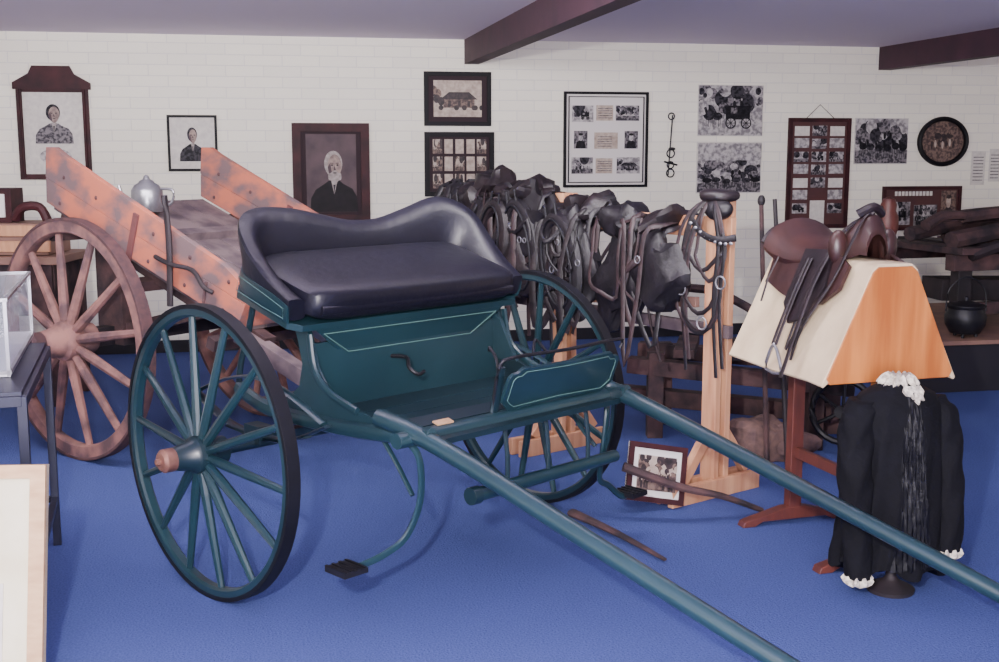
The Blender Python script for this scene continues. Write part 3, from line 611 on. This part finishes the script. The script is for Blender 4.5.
# ---------------------------------------------------------------- saddle stand
A=V((.303,-.953,0)); Bv=V((.953,.303,0)); M0=V((1.405,4.83,0))
def Q(p): return M0+A*p[0]+Bv*p[1]+V((0,0,p[2]))       # (toward viewer, lateral, z)
mb=MB(); mb.map=Q
endp=[(-.285,.79),(-.27,.765),(.27,.765),(.285,.79),(.10,1.19),(.075,1.21),(-.075,1.21),(-.10,1.19)]
for a in(-.335,.345): mb.prism(endp,(a,0,0),(0,1,0),(0,0,1),.03,PLY)
for s in(-1,1):
    prof=[(s*.0,1.222),(s*.075,1.22),(s*.1,1.20),(s*.19,1.0),(s*.292,.79),(s*.305,.765),(s*.295,.755),(s*.272,.775),(s*.175,.99),(s*.085,1.185),(s*.07,1.205),(0,1.207)]
    mb.loft([[V((a,x,z+.006*math.sin(a*30)*(1.2-z))) for x,z in prof] for a in(-.37,-.2,-.05,.1,.25,.355)],CREAM)
for a in(-.30,.30):
    mb.box((a-.025,-.03,.03),(a+.025,.03,.80),REDWD if a<0 else PLY)
    mb.prism([(-.26,0),(-.2,0),(-.16,.02),(.16,.02),(.2,0),(.26,0),(.25,.025),(.05,.075),(-.05,.075),(-.25,.025)],(a,0,.0),(0,1,0),(0,0,1),.055,REDWD)
mb.box((-.3,-.012,.3),(.3,.012,.35),REDWD)
mb.build('saddle_stand',.004)
mb=MB(); mb.map=Q
st=[(-.37,1.27,.10,.05),(-.355,1.33,.16,.10),(-.32,1.36,.18,.13),(-.26,1.335,.175,.13),(-.18,1.30,.16,.11),(-.08,1.285,.145,.10),(.02,1.29,.13,.10),(.09,1.32,.12,.12),(.14,1.375,.105,.15),(.18,1.405,.085,.16),(.21,1.40,.065,.14),(.235,1.35,.05,.09)]
rings=[]
for a,z,w,d in st:
    top_=[V((a,w*math.sin(t),z-d*(1-math.cos(t)))) for t in [(-1+2*j/14)*1.5 for j in range(15)]]
    bot=[V((a,p.y*.92,p.z-.025)) for p in reversed(top_)]
    rings.append(top_+bot)
mb.loft(rings,SADL)
mb.tube([(-.355,.16*math.sin(t),1.335-.10*(1-math.cos(t))) for t in(-1.4,-.9,-.4,0,.4,.9,1.4)],.014,.014,SADD)
random.seed(3)
for s in(-1,1):
    sd=V((0,s*.42,-.9)).normalized(); o=V((0,s*.128,1.205)); n1=V((0,s*.9,.42)).normalized()
    mb.prism([(-.30,.0),(-.1,-.04),(.16,-.04),(.25,.0),(.25,.10),(.17,.17),(.02,.19),(-.14,.16),(-.28,.12)],o,(1,0,0),sd,.014,SADL)
    mb.prism([(-.07,-.04),(.12,-.05),(.17,.10),(.13,.24),(.03,.28),(-.06,.2)],o+n1*.014,(1,0,0),sd,.010,SADD)
    mb.sq((.14,s*.115,1.27),(.035,.04,.07),SADL,n=16); mb.sq((-.32,s*.09,1.25),(.04,.06,.05),SADL,n=16)
    P_=lambda a,d,o_=0: o+V((a,0,0))+sd*d+n1*(.028+o_)
    for da in(-.011,.013): mb.tube([P_(da,.0),P_(da,.16),P_(.01+da,.30),P_(.02+da,.38)],.011,.003,SADD,up=n1,n=6)
    e=P_(.02,.38); mb.tube([e+V((.0,0,0)),e+V((.04,0,-.05)),e+V((.055,0,-.11)),e+V((-.055,0,-.11)),e+V((-.04,0,-.05))],.007,.007,SILV,closed=True,k=2)
    for a0,a1,ln,w in((.12,.17,.50,.013),(-.22,-.2,.22,.008)):
        mb.tube([P_(a0,-.05),P_(a0,.12,.01),P_((a0+a1)/2,ln*.6,.012),P_(a1,ln,.006)],w,.003,SADD,up=n1,n=6)
for k in range(2):
    mb.tube([(.18,.05,1.42),(.14,-.10,1.33-.01*k),(.08+.02*k,-.20,1.10),(.06+.04*k,-.285,.86-.04*k),(.12+.02*k,-.26,.96),(.20,-.17,1.15),(.20,-.04,1.39)],.008,.004,SADD,up=(0,-.9,.44),n=6,closed=True)
mb.tube([(.17,-.05,1.40),(.20,0,1.43),(.17,.06,1.40)],.016,.018,SADD)
mb.build('stock_saddle')
# ---------------------------------------------------------------- dress
DC=V((1.475,4.29,0)); dx=V((.96,.28,0)).normalized(); dy=V((.28,-.96,0)).normalized()
def D(p): return DC+dx*p[0]+dy*p[1]+V((0,0,p[2]))
mb=MB(); mb.map=D
prof=[(.815,.04,.04,0),(.80,.06,.055,0),(.785,.10,.075,0),(.76,.15,.095,0),(.72,.178,.11,0),(.64,.185,.12,0),(.54,.185,.125,0),(.44,.19,.125,0),(.34,.20,.13,0),(.24,.215,.14,0),(.16,.225,.145,0),(.10,.225,.145,0)]
rings=[]
for i,(z,rx,ry,_) in enumerate(prof):
    k=min(1,max(0,(.76-z)/.35)); rg=[]
    for j in range(96):
        a=2*math.pi*j/96; f=1+.05*k*math.sin(13*a+z*7)+.04*k*math.sin(6*a-z*9)+.025*k*math.sin(21*a+z*20)
        rg.append(V((rx*f*math.cos(a),ry*f*math.sin(a),z+(.02*math.sin(7*a)-.02*math.cos(a) if i==len(prof)-1 else 0))))
    rings.append(rg)
mb.loft(rings,VELV)
for s,zw in((-1,.10),(1,.17)):
    cl=[V(p) for p in((s*.13,.0,.745),(s*.172,.02,.69),(s*.19,.035,.58),(s*.195,.05,.45),(s*.198,.075,.31),(s*.19,.09,zw))]
    P=smooth_pts(cl,6); rings=[]
    for i,p in enumerate(P):
        u=i/(len(P)-1); r=.062-.014*u+.01*math.sin(3.1*u)
        rings.append([p+V((r*math.cos(a)*(1+.08*math.sin(5*a+i*.9)),r*.9*math.sin(a)*(1+.08*math.sin(4*a-i*.7)),.004*math.sin(i*1.3+a*2))) for a in [2*math.pi*j/28 for j in range(28)]])
    mb.loft(rings,VELV)
    c=cl[-1]; rg=[]
    for zz,r in((0.005,.04),(-.012,.052),(-.026,.046)):
        rg.append([c+V((r*(1+.18*math.sin(9*a))*math.cos(a),r*(1+.18*math.sin(9*a))*math.sin(a),zz+.006*math.sin(9*a))) for a in [2*math.pi*j/48 for j in range(48)]])
    mb.loft(rg,LACE)
rg=[]
for i in range(30):
    z=.775-i*.0225; u=i/29; w=.035+.05*u; y=.098+.03*min(1,u*5)+.028*u
    rg.append([V((w*(j/14-1),y+.004*math.cos(j*math.pi/1.7+z*18)+.003*math.sin(z*50+j)-.02*((j/14-1)**2),z+.006*math.sin(j*1.1+i*.8))) for j in range(29)])
mb.loft(rg,SATIN,ringclosed=False,cap=False)
rg=[]
for zz,r in((.832,.042),(.822,.056),(.805,.068),(.795,.074)):
    rg.append([V((r*(1+.12*math.sin(12*a))*math.cos(a),r*.85*(1+.12*math.sin(12*a))*math.sin(a),zz+.006*math.sin(12*a+1))) for a in [2*math.pi*j/60 for j in range(60)]])
mb.loft(rg,LACE)
mb.prism([(-.03,.0),(.035,.0),(.045,-.02),(.035,-.035),(.037,-.05),(.02,-.045),(.012,-.062),(.0,-.05),(-.01,-.035),(-.03,-.03),(-.04,-.015)],(0,.082,.80),(1,0,0),(0,-.55,1),.010,LACE)
mb.lathe([(.085,0),(.088,.015),(.06,.03),(.03,.045),(.02,.06),(.018,.2)],(0,0.02,0),(0,0,1),DARKW,24)
mb.cyl((0,0,.1),(0,0,.80),.014,.014,DARKW)
mb.build('black_velvet_dress')
# ---------------------------------------------------------------- right background
mb=MB(); mb.map=lambda p:R(p[0],p[1],p[2])
mb.box((2.35,.9,0),(5.4,2.75,.33),PLATM); mb.box((2.33,.88,.33),(5.42,2.77,.36),TAN)
mb.build('display_platform',.004)
mb=MB(); mb.map=lambda p:R(p[0],p[1],p[2])
random.seed(5)
for t,o_ in((3.0,1.2),(3.0,2.2),(4.9,1.2),(4.9,2.2),(3.9,2.2)): mb.beam((t,o_,.36),(t,o_,.80),.11,.11,DARKW)
for o_ in(1.2,2.2): mb.beam((2.9,o_,.84),(5.0,o_,.86),.12,.12,OLDW)
mb.beam((2.95,1.9,.62),(4.9,1.95,.58),.3,.16,DARKW)
for i in range(6): mb.beam((2.9+i*.36,1.0,.92),(3.0+i*.36,2.35,.93),.2,.05,(OLDW,DARKW)[i%2])
for a,b_,r in(((2.9,2.2,1.0),(5.0,2.0,1.12),.07),((2.8,1.8,1.02),(4.9,1.5,1.2),.06),((3.1,2.0,1.16),(4.6,2.1,1.06),.055),((3.2,1.6,1.0),(5.0,2.3,1.04),.065),((3.0,2.3,.9),(4.0,2.35,1.14),.05),((3.6,2.3,1.15),(4.8,2.25,.94),.05),((2.75,2.1,1.1),(3.3,2.0,1.2),.045)):
    a,b_=V(a),V(b_); m_=(a+b_)/2+V((0,0,random.uniform(-.04,.06)))
    mb.tube([a,a.lerp(m_,.5)+V((0,0,.03)),m_,m_.lerp(b_,.5)-V((0,0,.02)),b_],r,r*.8,(OLDW,DARKW,OLDW)[random.randrange(3)],n=8,taper=(1.2,.7))
mb.beam((2.9,2.25,.5),(4.9,2.25,.56),.07,.09,OLDW)
mb.build('rustic_timber_bench',.006)
mb=MB(); c=V((3.25,8.15,.36))
mb.lathe([(.05,0.03),(.10,.03),(.135,.09),(.14,.15),(.12,.20),(.13,.215),(.13,.225),(.05,.25),(.015,.255),(.015,.28),(.003,.285)],c,(0,0,1),IRON,28)
for a in(0,2.1,4.2): mb.cyl(c+V((.08*math.cos(a),.08*math.sin(a),0)),c+V((.08*math.cos(a),.08*math.sin(a),.06)),.012,.014,IRON,8)
mb.tube([c+V((-.14,0,.18)),c+V((-.12,0,.34)),c+V((0,0,.42)),c+V((.12,0,.34)),c+V((.14,0,.18))],.006,.006,IRON)
mb.build('camp_oven')
mb=MB(); c=V((2.66,8.1,.36)); mb.lathe([(.06,0),(.07,.02),(.06,.08),(.058,.72),(.07,.76),(.07,.84),(.05,.88),(.055,.92),(.04,.96),(.005,.975)],c,(0,0,1),REDWD,20); mb.build('turned_wooden_post')
# ---------------------------------------------------------------- lights, camera, world
def light(kind,name,loc,energy,color,size=None,target=None,size_y=None):
    l=bpy.data.lights.new(name,kind); l.energy=energy; l.color=color
    if kind=='AREA': l.size=size; l.shape='RECTANGLE'; l.size_y=size_y or size
    elif size: l.shadow_soft_size=size
    o=bpy.data.objects.new(name,l); o.location=loc; bpy.context.collection.objects.link(o)
    if target is not None: o.rotation_euler=(V(target)-V(loc)).to_track_quat('-Z','Y').to_euler()
    return o
light('POINT','camera_flash',(-.35,.1,2.0),1050,(1,.96,.92),.04)
light('AREA','wall_fill',(-.6,4.6,2.5),290,(1,.95,.97),4.5,(-.4,10.2,1.7),.4)  # added fill, no real fitting: unseen area lamp brightening the back wall
light('AREA','ceiling_fill',(.3,-1.5,1.2),430,(.95,.88,1),3.0,(.5,3.8,2.56),2.0)  # unseen upward lamp added behind the camera to lift the ceiling tone
w=bpy.data.worlds.new('world'); bpy.context.scene.world=w; w.use_nodes=True
w.node_tree.nodes['Background'].inputs[0].default_value=(.62,.55,.9,1); w.node_tree.nodes['Background'].inputs[1].default_value=.35
cd=bpy.data.cameras.new('camera'); cd.sensor_width=36; cd.lens=42.52; cam=bpy.data.objects.new('camera',cd)
cam.location=(0,0,1.65); cam.rotation_euler=(math.radians(90-8.72),0,0)
bpy.context.collection.objects.link(cam); bpy.context.scene.camera=cam
